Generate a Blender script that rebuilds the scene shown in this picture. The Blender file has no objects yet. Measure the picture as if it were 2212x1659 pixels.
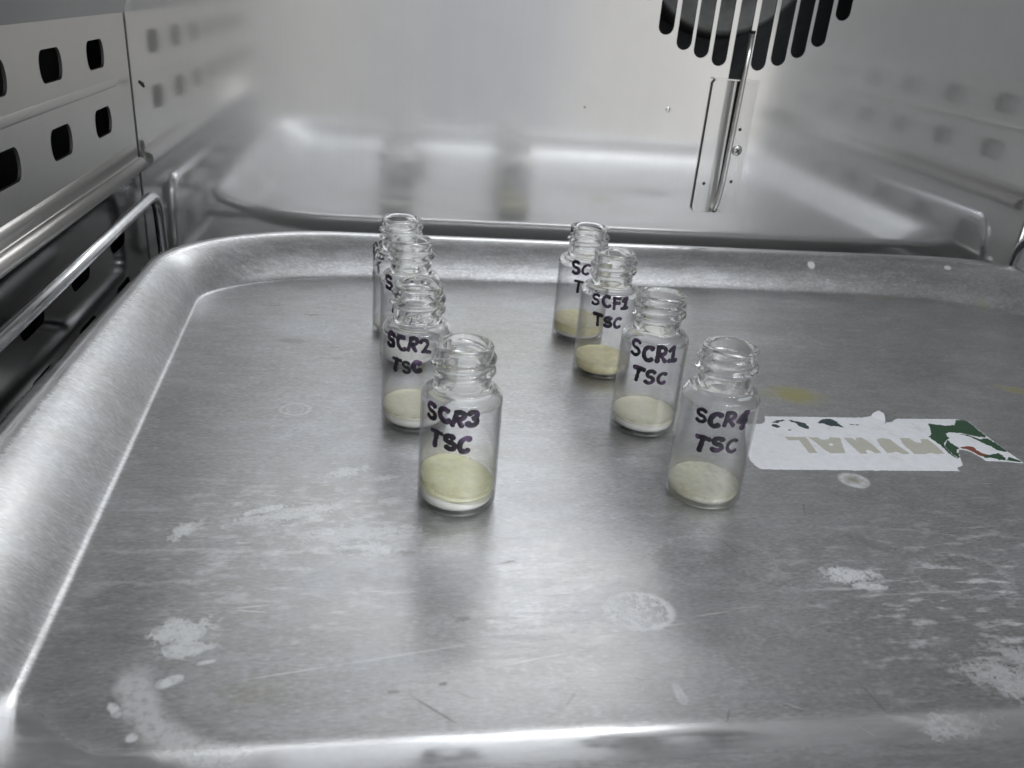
import bpy, bmesh, math, random
from mathutils import Vector, Matrix, noise
random.seed(7)
SC = bpy.context.scene
COL = SC.collection

# ------------------------------------------------------------------ camera
cam_d = bpy.data.cameras.new('camera')
cam = bpy.data.objects.new('camera', cam_d); COL.objects.link(cam)
ROT = Matrix(((0.98811448, -0.01457109, -0.15302763),
              (-0.13201608, 0.42954857, -0.89334192),
              (0.07874977, 0.90292619, 0.42251954)))
# columns are the camera axes in the world; re-orthonormalise
zc = ROT.col[2].normalized(); xc = (ROT.col[0] - zc * ROT.col[0].dot(zc)).normalized(); yc = zc.cross(xc)
M3 = Matrix((xc, yc, zc)).transposed()
cam.matrix_world = Matrix.Translation((0, 0, 0.166)) @ M3.to_4x4()
cam_d.sensor_width = 36; cam_d.sensor_fit = 'HORIZONTAL'; cam_d.lens = 36 * 1800 / 2212
cam_d.clip_start = 0.005; cam_d.clip_end = 60
cam_d.dof.use_dof = True; cam_d.dof.focus_distance = 0.36; cam_d.dof.aperture_fstop = 20
SC.camera = cam

# ------------------------------------------------------------------ world: the dim room in front of the open oven
W = bpy.data.worlds.new('World'); SC.world = W; W.use_nodes = True
wn, wl = W.node_tree.nodes, W.node_tree.links
bg = wn['Background']
tc = wn.new('ShaderNodeTexCoord'); sp = wn.new('ShaderNodeSeparateXYZ'); wl.new(tc.outputs['Generated'], sp.inputs[0])
rx = wn.new('ShaderNodeValToRGB'); rx.color_ramp.interpolation = 'EASE'
mr = wn.new('ShaderNodeMapRange'); mr.inputs[1].default_value = -1; mr.inputs[2].default_value = 1
wl.new(sp.outputs['X'], mr.inputs[0]); wl.new(mr.outputs[0], rx.inputs[0])
el = rx.color_ramp.elements
el[0].position = 0.0; el[0].color = (0.12, 0.12, 0.12, 1)
el[1].position = 1.0; el[1].color = (0.74, 0.73, 0.71, 1)
for p, c in ((0.40, (0.17, 0.17, 0.175)), (0.47, (0.25, 0.248, 0.245)), (0.52, (0.22, 0.225, 0.24)), (0.575, (0.24, 0.25, 0.28)), (0.615, (0.38, 0.377, 0.37)), (0.78, (0.60, 0.592, 0.575))):
    e = el.new(p); e.color = (*c, 1)
nz = wn.new('ShaderNodeTexNoise'); nz.inputs['Scale'].default_value = 3.2; nz.inputs['Detail'].default_value = 2
wl.new(tc.outputs['Generated'], nz.inputs['Vector'])
nm = wn.new('ShaderNodeMapRange'); nm.inputs[3].default_value = 0.78; nm.inputs[4].default_value = 1.2
wl.new(nz.outputs[0], nm.inputs[0])
vm = wn.new('ShaderNodeVectorMath'); vm.operation = 'SCALE'
wl.new(rx.outputs[0], vm.inputs[0]); wl.new(nm.outputs[0], vm.inputs['Scale'])
ev = wn.new('ShaderNodeMapRange'); ev.interpolation_type = 'SMOOTHSTEP'     # darker furniture below, white room ceiling above
ev.inputs[1].default_value = 0.12; ev.inputs[2].default_value = 0.55; ev.inputs[3].default_value = 0.85; ev.inputs[4].default_value = 2.0
wl.new(sp.outputs['Z'], ev.inputs[0])
ve = wn.new('ShaderNodeVectorMath'); ve.operation = 'SCALE'; cm = wn.new('ShaderNodeMix'); cm.data_type = 'RGBA'     # the ceiling is the same pale grey all over
cf = wn.new('ShaderNodeMapRange'); cf.interpolation_type = 'SMOOTHSTEP'; cf.inputs[1].default_value = 0.06; cf.inputs[2].default_value = 0.30
wl.new(sp.outputs['Z'], cf.inputs[0]); wl.new(cf.outputs[0], cm.inputs[0]); wl.new(vm.outputs[0], cm.inputs[6]); cm.inputs[7].default_value = (0.262, 0.272, 0.284, 1)
wl.new(cm.outputs[2], ve.inputs[0]); wl.new(ev.outputs[0], ve.inputs['Scale'])
wl.new(ve.outputs[0], bg.inputs['Color'])
bg.inputs['Strength'].default_value = 2.15

# ------------------------------------------------------------------ the two ceiling lamps of the room
def area(name, loc, target, sx, sy, power, col):
    d = bpy.data.lights.new(name, 'AREA'); d.shape = 'RECTANGLE'; d.size = sx; d.size_y = sy; d.energy = power; d.color = col
    o = bpy.data.objects.new(name, d); COL.objects.link(o); o.location = loc
    o.rotation_euler = (Vector(target) - Vector(loc)).to_track_quat('-Z', 'Y').to_euler()
    return o
area('ceiling_lamp', (-0.24, -1.50, 2.00), (0.0, 0.35, 0.0), 0.36, 0.16, 1.2, (0.97, 0.99, 1.0))
area('ceiling_lamp', (0.26, -1.50, 2.00), (0.17, 0.35, 0.0), 0.30, 0.16, 3.4, (0.97, 0.99, 1.0))
area('ceiling_lamp', (1.08, -1.50, 2.00), (0.30, 0.35, 0.0), 1.15, 0.16, 17.0, (0.97, 0.99, 1.0))

SC.view_settings.view_transform = 'Standard'; SC.view_settings.look = 'None'
SC.view_settings.exposure = 0.16; SC.view_settings.gamma = 1.0; SC.view_settings.use_curve_mapping = False
SC.render.engine = 'CYCLES'
cy = SC.cycles
cy.max_bounces = 24; cy.transmission_bounces = 20; cy.glossy_bounces = 7; cy.diffuse_bounces = 4; cy.transparent_max_bounces = 40
cy.caustics_refractive = True; cy.caustics_reflective = True; cy.blur_glossy = 0.4
cy.sample_clamp_indirect = 6.0; cy.use_denoising = True
try: cy.denoiser = 'OPENIMAGEDENOISE'
except Exception: pass

mm = 0.001
# ------------------------------------------------------------------ helpers
def obj(name, bm, mat, parent=None, smooth=True, mats=None):
    me = bpy.data.meshes.new(name)
    bm.to_mesh(me); bm.free()
    for m in (mats or [mat]): me.materials.append(m)
    if smooth:
        for p in me.polygons: p.use_smooth = True
    o = bpy.data.objects.new(name, me); COL.objects.link(o)
    if parent: attach(o, parent)
    return o
def attach(o, parent):
    o.parent = parent; o.matrix_parent_inverse = Matrix.Translation(parent.location).inverted() if not parent.parent else Matrix.Identity(4)
def thing(name, label, cat, loc, group=None):
    o = bpy.data.objects.new(name, None); COL.objects.link(o); o.location = loc; o.empty_display_size = 0.01
    return tag(o, label, cat, group)
def tag(o, label, cat, group=None):
    o['label'] = label; o['category'] = cat
    if group: o['group'] = group
    return o

def tube(bm, pts, r, seg=14, closed=False, flat=None):
    """swept round bar through pts; ends capped"""
    pts = [Vector(p) for p in pts]; rings = []
    up = None
    for i, p in enumerate(pts):
        a = pts[max(i - 1, 0)]; b = pts[min(i + 1, len(pts) - 1)]
        t = (b - a).normalized()
        if up is None:
            up = Vector((0, 0, 1)) if abs(t.z) < 0.9 else Vector((1, 0, 0))
        n = (up - t * up.dot(t)).normalized(); up = n; bno = t.cross(n)
        rr = r[i] if isinstance(r, (list, tuple)) else r
        rings.append([bm.verts.new(p + n * math.cos(k * 2 * math.pi / seg) * rr + bno * math.sin(k * 2 * math.pi / seg) * rr) for k in range(seg)])
    for A, B in zip(rings, rings[1:]):
        for k in range(seg): bm.faces.new((A[k], A[(k + 1) % seg], B[(k + 1) % seg], B[k]))
    bm.faces.new(list(reversed(rings[0]))); bm.faces.new(rings[-1])

def bend(points, rad, n=8):
    """polyline with rounded corners"""
    pts = [Vector(p) for p in points]; out = [pts[0]]
    for a, b, c in zip(pts, pts[1:], pts[2:]):
        u = (a - b).normalized(); v = (c - b).normalized()
        p0 = b + u * rad; p1 = b + v * rad
        for k in range(n + 1):
            t = k / n; out.append(p0 * (1 - t) ** 2 + b * 2 * t * (1 - t) + p1 * t * t)
    out.append(pts[-1]); return out

def subdivide(pts, step):
    out = [Vector(pts[0])]
    for a, b in zip(pts, pts[1:]):
        a = Vector(a); b = Vector(b); n = max(1, int((b - a).length / step))
        for k in range(1, n + 1): out.append(a.lerp(b, k / n))
    return out

def sheet(outline, holes, fn, thick):
    """flat sheet with holes: outline and holes in 2D, fn(u, v, depth) gives the point"""
    bm = bmesh.new(); edges = []; loops = []
    for L in [outline] + holes:
        vs = [bm.verts.new(fn(u, v, 0)) for u, v in L]
        es = [bm.edges.new((vs[i], vs[(i + 1) % len(vs)])) for i in range(len(vs))]
        edges += es; loops.append(vs)
    bmesh.ops.triangle_fill(bm, use_beauty=True, use_dissolve=False, edges=edges)
    for vs, L in zip(loops[1:], holes):
        back = [bm.verts.new(fn(u, v, thick)) for u, v in L]
        for i in range(len(vs)):
            j = (i + 1) % len(vs); bm.faces.new((vs[i], vs[j], back[j], back[i]))
    uv = bm.loops.layers.uv.new('UVMap')
    for f in bm.faces:
        for l in f.loops: l[uv].uv = (l.vert.co.x, l.vert.co.z)
    return bm

def box(bm, x0, x1, y0, y1, z0, z1, skip=()):
    v = [bm.verts.new((x, y, z)) for x in (x0, x1) for y in (y0, y1) for z in (z0, z1)]
    f = {'x0': (0, 1, 3, 2), 'x1': (4, 6, 7, 5), 'y0': (0, 4, 5, 1), 'y1': (2, 3, 7, 6), 'z0': (0, 2, 6, 4), 'z1': (1, 5, 7, 3)}
    for k, q in f.items():
        if k not in skip: bm.faces.new([v[i] for i in q])

def extrude_profile(bm, prof, y0, y1, cap=True):
    """prof: list of (x, z); swept along y"""
    A = [bm.verts.new((x, y0, z)) for x, z in prof]; B = [bm.verts.new((x, y1, z)) for x, z in prof]
    for i in range(len(prof) - 1): bm.faces.new((A[i], A[i + 1], B[i + 1], B[i]))
    if cap:
        bm.faces.new(A); bm.faces.new(list(reversed(B)))

# ------------------------------------------------------------------ node helper
class NT:
    def __init__(s, name):
        s.m = bpy.data.materials.new(name); s.m.use_nodes = True
        s.n = s.m.node_tree.nodes; s.l = s.m.node_tree.links
        s.p = s.n['Principled BSDF']; s.out = s.n['Material Output']
        s.tc = s.n.new('ShaderNodeTexCoord'); s.pos = s.tc.outputs['Object']
    def link(s, a, b):
        if hasattr(a, 'is_output') or isinstance(a, bpy.types.NodeSocket): s.l.new(a, b)
        else: b.default_value = a
    def math(s, op, a, b=0.0, c=None, clamp=False):
        q = s.n.new('ShaderNodeMath'); q.operation = op; q.use_clamp = clamp
        s.link(a, q.inputs[0]); s.link(b, q.inputs[1])
        if c is not None: s.link(c, q.inputs[2])
        return q.outputs[0]
    def rng(s, v, a, b, c, d, smooth=False):
        q = s.n.new('ShaderNodeMapRange'); q.clamp = True
        if smooth: q.interpolation_type = 'SMOOTHSTEP'
        s.link(v, q.inputs[0])
        for i, x in enumerate((a, b, c, d)): s.link(x, q.inputs[i + 1])
        return q.outputs[0]
    def noise(s, scale, detail=4, rough=0.55, stretch=None, rot=0, dist=0.0, loc=(0, 0, 0)):
        q = s.n.new('ShaderNodeTexNoise'); q.inputs['Scale'].default_value = scale; q.inputs['Detail'].default_value = detail
        q.inputs['Roughness'].default_value = rough; q.inputs['Distortion'].default_value = dist
        mp = s.n.new('ShaderNodeMapping'); mp.inputs['Scale'].default_value = stretch or (1, 1, 1); mp.inputs['Rotation'].default_value = (0, 0, rot); mp.inputs['Location'].default_value = loc
        s.l.new(s.pos, mp.inputs[0]); s.l.new(mp.outputs[0], q.inputs['Vector'])
        return q.outputs[0]
    def mix(s, f, a, b):
        q = s.n.new('ShaderNodeMix'); q.data_type = 'RGBA'
        s.link(f, q.inputs[0])
        for v, i in ((a, 6), (b, 7)):
            s.link((*v, 1) if isinstance(v, tuple) and len(v) == 3 else v, q.inputs[i])
        return q.outputs[2]
    def bump(s, h, strength, dist):
        q = s.n.new('ShaderNodeBump'); q.inputs['Strength'].default_value = strength; q.inputs['Distance'].default_value = dist
        s.l.new(h, q.inputs['Height']); s.l.new(q.outputs[0], s.p.inputs['Normal']); return q
    def ell(s, x, y, rx_, ry_, rot=0.0):
        """distance in units of the ellipse radius around (x, y) in mm, z ignored"""
        src = s.pos
        if getattr(s, 'dep', None) is not None:      # keeps the marks evaluated one after the other
            ma = s.n.new('ShaderNodeVectorMath'); ma.operation = 'MULTIPLY_ADD'
            s.l.new(s.dep, ma.inputs[0]); ma.inputs[1].default_value = (1e-9,) * 3; s.l.new(s.pos, ma.inputs[2]); src = ma.outputs[0]
        c, n_ = math.cos(rot), math.sin(rot); sq = []
        for ax, ay, rr in ((c, n_, rx_), (-n_, c, ry_)):
            d = s.n.new('ShaderNodeVectorMath'); d.operation = 'DOT_PRODUCT'; s.l.new(src, d.inputs[0])
            d.inputs[1].default_value = (ax / (rr * mm), ay / (rr * mm), 0)
            sq.append(s.math('SUBTRACT', d.outputs['Value'], (ax * x + ay * y) / rr))
        return s.math('SQRT', s.math('MULTIPLY_ADD', sq[0], sq[0], s.math('MULTIPLY', sq[1], sq[1])))
def setp(p, **k):
    for a, v in k.items(): p.inputs[a.replace('_', ' ')].default_value = v
def simple(name, col, rough=0.5, metal=0.0, **k):
    t = NT(name); setp(t.p, Base_Color=(*col, 1), Roughness=rough, Metallic=metal, **k)
    v = t.noise(180, 3); t.link(t.mix(t.rng(v, 0.3, 0.7, 0.0, 1.0), tuple(c * 0.88 for c in col), tuple(min(1, c * 1.08) for c in col)), t.p.inputs['Base Color'])
    return t.m

# ------------------------------------------------------------------ materials
def steel(name, col, rough, vertical=True, specks=False, aniso=0.0, haze=0.0, hrough=0.4, wave=0.04, metal=1.0):
    """brushed sheet: a fine lobe along the brushing and, with haze, a broad one from the scuffed surface"""
    t = NT(name); p = t.p; p.inputs['Metallic'].default_value = metal
    st = (900, 900, 14) if vertical else (900, 14, 900)
    br = t.noise(1.0, 3, 0.6, st)
    cloud = t.noise(9, 3, 0.5); cl2 = t.noise(40, 3, 0.6)
    k = t.math('ADD', t.rng(cloud, 0.3, 0.7, -0.04, 0.04), t.rng(cl2, 0.35, 0.65, -0.015, 0.015))
    k = t.math('ADD', k, t.rng(br, 0.3, 0.7, -0.012, 0.012))
    hs = t.n.new('ShaderNodeVectorMath'); hs.operation = 'SCALE'
    hs.inputs[0].default_value = col
    t.l.new(t.math('ADD', k, 1.0), hs.inputs['Scale'])
    colr = hs.outputs[0]
    if specks:
        vo = t.n.new('ShaderNodeTexVoronoi'); vo.inputs['Scale'].default_value = 34
        t.l.new(t.pos, vo.inputs['Vector'])
        sel = t.math('GREATER_THAN', t.noise(7, 1, 0.5, loc=(3.1, 0, 1.2)), 0.56)
        d = t.rng(vo.outputs['Distance'], 0.012, 0.035, 1.0, 0.0)
        colr = t.mix(t.math('MULTIPLY', t.math('MULTIPLY', d, sel), 0.75), colr, (0.05, 0.045, 0.04))
    rv = t.rng(t.math('ADD', cloud, t.math('MULTIPLY', br, 0.3)), 0.4, 0.9, -0.012, 0.018)
    t.l.new(colr, p.inputs['Base Color'])
    t.link(t.math('ADD', rv, rough), p.inputs['Roughness'])
    if aniso:
        p.inputs['Anisotropic'].default_value = aniso
        tg = t.n.new('ShaderNodeTangent'); tg.direction_type = 'UV_MAP'; t.l.new(tg.outputs[0], p.inputs['Tangent'])
    if haze:
        q = t.n.new('ShaderNodeBsdfAnisotropic' if 'ShaderNodeBsdfAnisotropic' in dir(bpy.types) else 'ShaderNodeBsdfGlossy')
        q.inputs['Roughness'].default_value = hrough; t.l.new(colr, q.inputs['Color'])
        mx = t.n.new('ShaderNodeMixShader'); mx.inputs[0].default_value = haze
        t.l.new(p.outputs[0], mx.inputs[1]); t.l.new(q.outputs[0], mx.inputs[2]); t.l.new(mx.outputs[0], t.out.inputs['Surface'])
    if wave: t.bump(t.noise(5, 1, 0.4), wave, 0.0015)
    return t.m
M_BACK = steel('brushed_steel_back', (0.72, 0.716, 0.708), 0.10, specks=True, aniso=0.5, haze=0.36, hrough=0.42)
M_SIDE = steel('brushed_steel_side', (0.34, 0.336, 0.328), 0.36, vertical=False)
M_SIDE_R = steel('brushed_steel_lit', (0.86, 0.855, 0.845), 0.42, vertical=False, metal=0.12)  # paler copy of the side steel; scattered light put into the colour
M_UPPER = steel('brushed_steel_shaded', (0.20, 0.20, 0.195), 0.36, vertical=False)  # darker copy of the side steel; shade of the upper wall is in the colour
M_LOW = steel('polished_steel_shaded', (0.13, 0.13, 0.13), 0.13, vertical=False)  # dark reflections from the gap beside the tray put into the colour
M_RIB = steel('pressed_steel', (0.50, 0.49, 0.48), 0.33, vertical=False, wave=0.0)
M_CEIL = steel('steel_ceiling', (0.75, 0.75, 0.75), 0.5)
M_CHROME = simple('chrome', (0.72, 0.73, 0.76), 0.12, 1.0)
M_PROBE = simple('probe_steel', (0.74, 0.73, 0.70), 0.18, 1.0)
M_PLATE = steel('bracket_steel', (0.70, 0.695, 0.685), 0.14, haze=.45)
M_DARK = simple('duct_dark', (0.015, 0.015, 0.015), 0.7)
M_DUCT = simple('duct_lit', (0.75, 0.75, 0.75), 0.6)  # right duct only: light inside it put into a pale colour
M_HOUSE = simple('fan_housing', (0.14, 0.145, 0.15), 0.55, 0.8)
M_FAN = simple('fan_metal', (0.15, 0.15, 0.148), 0.6, 0.9)
M_SCREW = simple('screw_steel', (0.62, 0.61, 0.60), 0.3, 1.0)
M_RECESS = simple('screw_recess', (0.03, 0.028, 0.025), 0.5, 0.6)

def tray_material():
    t = NT('scuffed_aluminium'); p = t.p
    fine = t.noise(1.0, 3, 0.65, (60, 640, 640))
    cloud = t.noise(14, 4, 0.6, (1, 1.6, 1)); cloud2 = t.noise(55, 4, 0.65, (0.7, 1.5, 1), dist=0.8)
    f = t.rng(cloud, 0.32, 0.68, 0, 1)
    col = t.mix(f, (0.43, 0.427, 0.432), (0.545, 0.558, 0.585))
    col = t.mix(t.rng(cloud2, 0.42, 0.62, 0, 0.38), col, (0.37, 0.362, 0.358))
    col = t.mix(t.rng(fine, 0.50, 0.72, 0, 0.22), col, (0.72, 0.73, 0.75))
    specks = t.rng(t.noise(1.0, 2, 0.5, (230, 900, 230)), 0.66, 0.74, 0, 0.55)
    col = t.mix(specks, col, (0.78, 0.79, 0.80))
    grain = t.noise(1.0, 2, 0.6, (420, 1500, 420))
    col = t.mix(t.rng(grain, 0.32, 0.5, 0.5, 0), col, (0.30, 0.29, 0.285))
    col = t.mix(t.rng(grain, 0.55, 0.72, 0, 0.55), col, (0.74, 0.75, 0.77))
    mott = t.noise(75, 4, 0.7, (0.8, 1.3, 1), dist=1.5)
    col = t.mix(t.rng(mott, 0.52, 0.66, 0, 0.26), col, (0.66, 0.68, 0.71))
    col = t.mix(t.rng(fine, 0.30, 0.44, 0.25, 0), col, (0.33, 0.32, 0.315))
    rough = t.math('ADD', t.rng(cloud, 0.3, 0.7, 0.29, 0.38), t.rng(fine, 0.3, 0.7, -0.03, 0.05))
    # marks with a shape of their own: pale dried splashes, rings, scratches, yellow residue
    wob = t.noise(130, 3, 0.65); wobc = t.math('SUBTRACT', wob, 0.5)
    wob2 = t.noise(420, 3, 0.7); wob2c = t.math('SUBTRACT', wob2, 0.5)
    def blot(x, y, a, b, r=0, amp=1.4, lo=0.75, hi=1.0, k=1.0):
        d = t.math('ADD', t.ell(x, y, a, b, r), t.math('ADD', t.math('MULTIPLY', wobc, amp), t.math('MULTIPLY', wob2c, amp * 1.3)))
        return t.rng(d, lo, hi, k, 0.0)
    def ring(x, y, a, b, r=0, w=0.14, k=1.0, amp=0.3):
        d = t.math('ADD', t.ell(x, y, a, b, r), t.math('MULTIPLY', wob2c, amp))
        return t.rng(t.math('ABSOLUTE', t.math('SUBTRACT', d, 1.0)), w * 0.4, w, k, 0.0)
    def acc(lst):
        v = None
        for q in lst:
            if callable(q): q = q()
            v = q if v is None else t.math('MAXIMUM', v, q)
            t.dep = v
        return v
    streaky = t.rng(t.noise(1.0, 4, 0.6, (60, 190, 60), rot=-0.35), 0.47, 0.60, 0, 1)
    streak2 = t.rng(t.noise(1.0, 4, 0.62, (75, 260, 75), rot=0.12), 0.52, 0.63, 0, 1)
    pale = acc([
        lambda: blot(-54, 188, 9, 6, 0.2, 2.2), lambda: blot(-52, 181, 8, 3.5, 0.1, 1.2), lambda: blot(-53, 169.5, 4, 2.0, 0.5, .8), lambda: blot(-64, 161, 3.4, 1.5, -0.9, .8),
        lambda: blot(-62.5, 236, 3.2, 6, -0.5, 2.4), lambda: blot(-38, 248, 9, 2.2, 0.3, 2.2), lambda: blot(-4, 224, 8, 4.5, 0, 2.2), lambda: blot(-30, 245, 20, 3, .28, 3.2, k=.8),
        lambda: blot(-10, 233, 18, 4, .1, 3.2, k=.7), lambda: blot(-13, 272, 8, 3, 0.4, 2.4, k=.7), lambda: blot(2, 268, 6, 2, 0.3, 2.4, k=.7),
        lambda: blot(154, 206, 10, 4.5, 0, 1.6), lambda: blot(158, 200, 6, 2.4, 0, 1.6), lambda: blot(178, 158, 13, 8, -0.5, 2.4, k=.65), lambda: blot(189, 166, 10, 4, -0.7, 2.2, k=.6), lambda: blot(149, 142, 9, 5, 0.3, 2.2, k=.8),
        lambda: blot(80, 158, 1.6, 4.2, 0.1, .8, k=.6), lambda: blot(4, 252, 5, 2.5, 0, 2, k=.5),
        lambda: blot(188, 265, 7, 6.4, 0, .35, .8, 1.0, .95),
        lambda: blot(-57.5, 152, 1.6, 1.6, 0, .6), lambda: blot(-45, 176, 3, .9, 0.2, 1),
        lambda: ring(77.7, 191.3, 10, 8, 0, .17, .95, .6), lambda: ring(-36.5, 322.8, 6, 5.2, 0, .18, .4, .4), lambda: ring(-36.5, 322.8, 3.4, 3.0, .3, .2, .25, .4),
        lambda: ring(-18, 196, 52, 52, 0, .085, .0), lambda: ring(20, 258, 15, 14, 0, .1, .15, .5), lambda: ring(110, 215, 22, 14, 0, .07, .22, .6), lambda: ring(195, 205, 17, 12, 0, .1, .3, .8),
        lambda: t.math('MULTIPLY', blot(77.7, 191.3, 9.5, 7.6, 0, .3, .9, 1.0, .8), t.rng(wob2, .5, .56, 0, 1)),
    ])
    zone = t.math('ADD', t.rng(t.ell(205, 190, 95, 55), 0.3, 1.0, 0.62, 0.0), t.rng(t.ell(-30, 225, 75, 55), 0.3, 1.0, 0.5, 0.0))
    zone = t.math('ADD', zone, 0.15)
    pale = t.math('MAXIMUM', pale, t.math('MULTIPLY', streak2, zone))
    pale = t.math('MAXIMUM', pale, t.math('MULTIPLY', t.math('MULTIPLY', streaky, t.rng(t.ell(-25, 238, 62, 38), 0.4, 1.0, 0.95, 0.0)), t.rng(wob, .45, .6, 0, 1)))
    # arc of dried rinse water in the front left corner
    arc = t.rng(t.math('ABSOLUTE', t.math('SUBTRACT', t.math('ADD', t.ell(-26, 180, 37, 37), t.math('MULTIPLY', wobc, .16)), 1.0)), .07, .16, .75, 0)
    side = t.rng(t.math('ADD', t.ell(-56, 152, 33, 26), t.math('MULTIPLY', wobc, .3)), .75, 1.0, 1, 0)
    pale = t.math('MAXIMUM', pale, t.math('MULTIPLY', arc, side))
    scr = acc(blot(x, y, a, b, r, 0.12, .45, 1.0, k) for x, y, a, b, r, k in (
        (-37, 197.6, 7, .28, .10, 1), (-36, 195.6, 5.5, .28, -.12, 1), (-12, 194.3, 4, .28, .16, .8), (5, 202.5, 6, .4, .05, .7), (0, 203.2, 4.5, .3, .02, .8),
        (8, 176.5, 26, .5, .17, .5), (-24, 171, 14, .4, .17, .6), (44, 173, 16, .35, .2, .5), (100, 189, 8, .35, .17, .8), (85, 184.6, 8, .3, .08, .6),
        (112, 191.5, 9, .3, .06, .5), (150, 230, 14, .25, -.1, .35), (220, 232, 16, .25, .05, .5), (200, 222, 9, .25, .1, .5), (236, 252, 8, .25, 0, .6),
        (170, 196, 16, .4, .03, .5), (150, 199, 12, .4, 0, .5), (190, 180, 10, .4, .2, .5), (110, 152, 3.5, .3, -.5, .8), (162, 158, 3, .3, -.5, .8),
        (245, 262, 3, .2, 0, .9), (215, 266, 2.2, .25, .05, .9), (130, 240, 10, .25, .05, .4)))
    pale = t.math('MULTIPLY', pale, t.rng(wob2, .36, .52, .45, 1.0))
    col = t.mix(pale, col, (0.84, 0.85, 0.87))
    col = t.mix(scr, col, (0.86, 0.87, 0.88))
    # dark scratches and stains
    dark = acc(blot(x, y, a, b, r, am, .5, 1.0, k) for x, y, a, b, r, am, k in (
        (14.5, 156, 10.5, .5, -.72, .8, .6), (4, 163, 2, .9, 0, 1.2, .6), (17, 165, 1.6, .9, .1, 1, .7), (22, 161, 3.5, .5, -.6, 1, .4), (50, 158, 4, .4, .9, .6, .4),
        (90, 149, 4, .5, 1.1, 1, .5), (134, 152, 9, .5, -1.4, 1.2, .6), (125, 142, 4, .35, -1.1, .6, .6), (172, 223, 12, 3.6, -.5, 1.6, .45), (190, 214, 12, 5, -.2, 2, .4),
        (157, 245, 6, .35, 1.2, .8, .35), (119, 222, 5, .4, -1.2, 1, .4), (8, 222, 5, 1.3, 0, 1.2, .4), (-8, 223, 6, 1.6, 0, 1.2, .4), (40, 216, 4, .5, .3, 1.4, .45),
        (155, 143, 9, 5, .2, 2.2, .55), (-82, 175, 9, 16, 0, 1.2, .25), (-45, 398, 8, 4, 0, 1.6, .3), (-38, 435, 5, 1.4, 0, 1.8, .35), (-60, 448, 4, 1, .3, 1.5, .35),
        (252, 283, 8, 7, 0, 1.5, .3), (24, 190, 3, 1.6, 0, 1.4, .4), (120, 168, 30, 14, 0, 1.8, .22), (40, 178, 30, 12, 0, 2, .15)))
    col = t.mix(dark, col, (0.16, 0.15, 0.145))
    yel = acc([lambda: blot(199, 343, 15, 11, 0, 1.2, .45, 1.2, .95), lambda: blot(186, 345, 12, 9, 0, .9, .3, 1.1, .4), lambda: blot(327, 352, 13, 6, -.5, 1.2, .3, 1.0, .85), lambda: blot(330, 495, 26, 4, -.05, .8, .3, 1, .4), lambda: blot(398, 484, 8, 7, 0, 1.2, .3, 1, .4),
               lambda: blot(20, 190, 1, 1, 0, .2, .1, .2, .0), lambda: blot(-30, 165, 16, 8, 0, 1.4, .2, 1, .16), lambda: blot(60, 400, 70, 60, 0, 1.4, .1, 1, .16)])
    col = t.mix(yel, col, (0.34, 0.32, 0.16))
    spotc = t.rng(t.ell(188, 265.5, 4.6, 4.0), .2, 1.0, .75, 0)
    col = t.mix(spotc, col, (0.33, 0.31, 0.22))
    rim_spots = acc([t.rng(t.ell(x, y, r, r * .8), .7, 1, 1, 0) for x, y, r in ((287, 515, 3.2), (388, 514, 3))])
    col = t.mix(t.math('MULTIPLY', rim_spots, .8), col, (0.8, 0.8, 0.78))
    # lamp highlight on front fold and rim, put into colour and roughness
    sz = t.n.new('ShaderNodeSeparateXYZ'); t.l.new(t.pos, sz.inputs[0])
    highlit = t.math('MULTIPLY', t.rng(sz.outputs['Z'], .04 * mm, .30 * mm, 0, 1), t.rng(sz.outputs['Z'], 1.6 * mm, 3.4 * mm, 1, 0))
    highlit = t.math('MULTIPLY', highlit, t.rng(sz.outputs['Y'], 155 * mm, 185 * mm, 1.0, .0))
    highlit = t.math('ADD', highlit, t.rng(sz.outputs['Z'], 19.8 * mm, 21.0 * mm, 0, .7))
    col = t.mix(t.math('MULTIPLY', highlit, .6), col, (0.78, 0.785, 0.80))
    rough = t.math('SUBTRACT', rough, t.math('MULTIPLY', highlit, .22))
    t.l.new(col, p.inputs['Base Color'])
    dirt = t.math('MAXIMUM', t.math('MAXIMUM', t.math('MULTIPLY', pale, .5), t.math('MULTIPLY', yel, .9)), t.math('MAXIMUM', t.math('MULTIPLY', dark, .5), rim_spots))
    t.link(t.math('SUBTRACT', 0.88, t.math('MULTIPLY', dirt, 0.66), clamp=True), p.inputs['Metallic'])
    t.link(t.math('ADD', rough, t.math('MULTIPLY', dirt, 0.22), clamp=True), p.inputs['Roughness'])
    h = t.math('ADD', t.math('MULTIPLY', fine, 0.035), t.math('MULTIPLY', t.noise(18, 2, .5), 1.5))
    t.bump(h, 0.28, 0.0009)
    return t.m
M_TRAY = tray_material()

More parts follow.
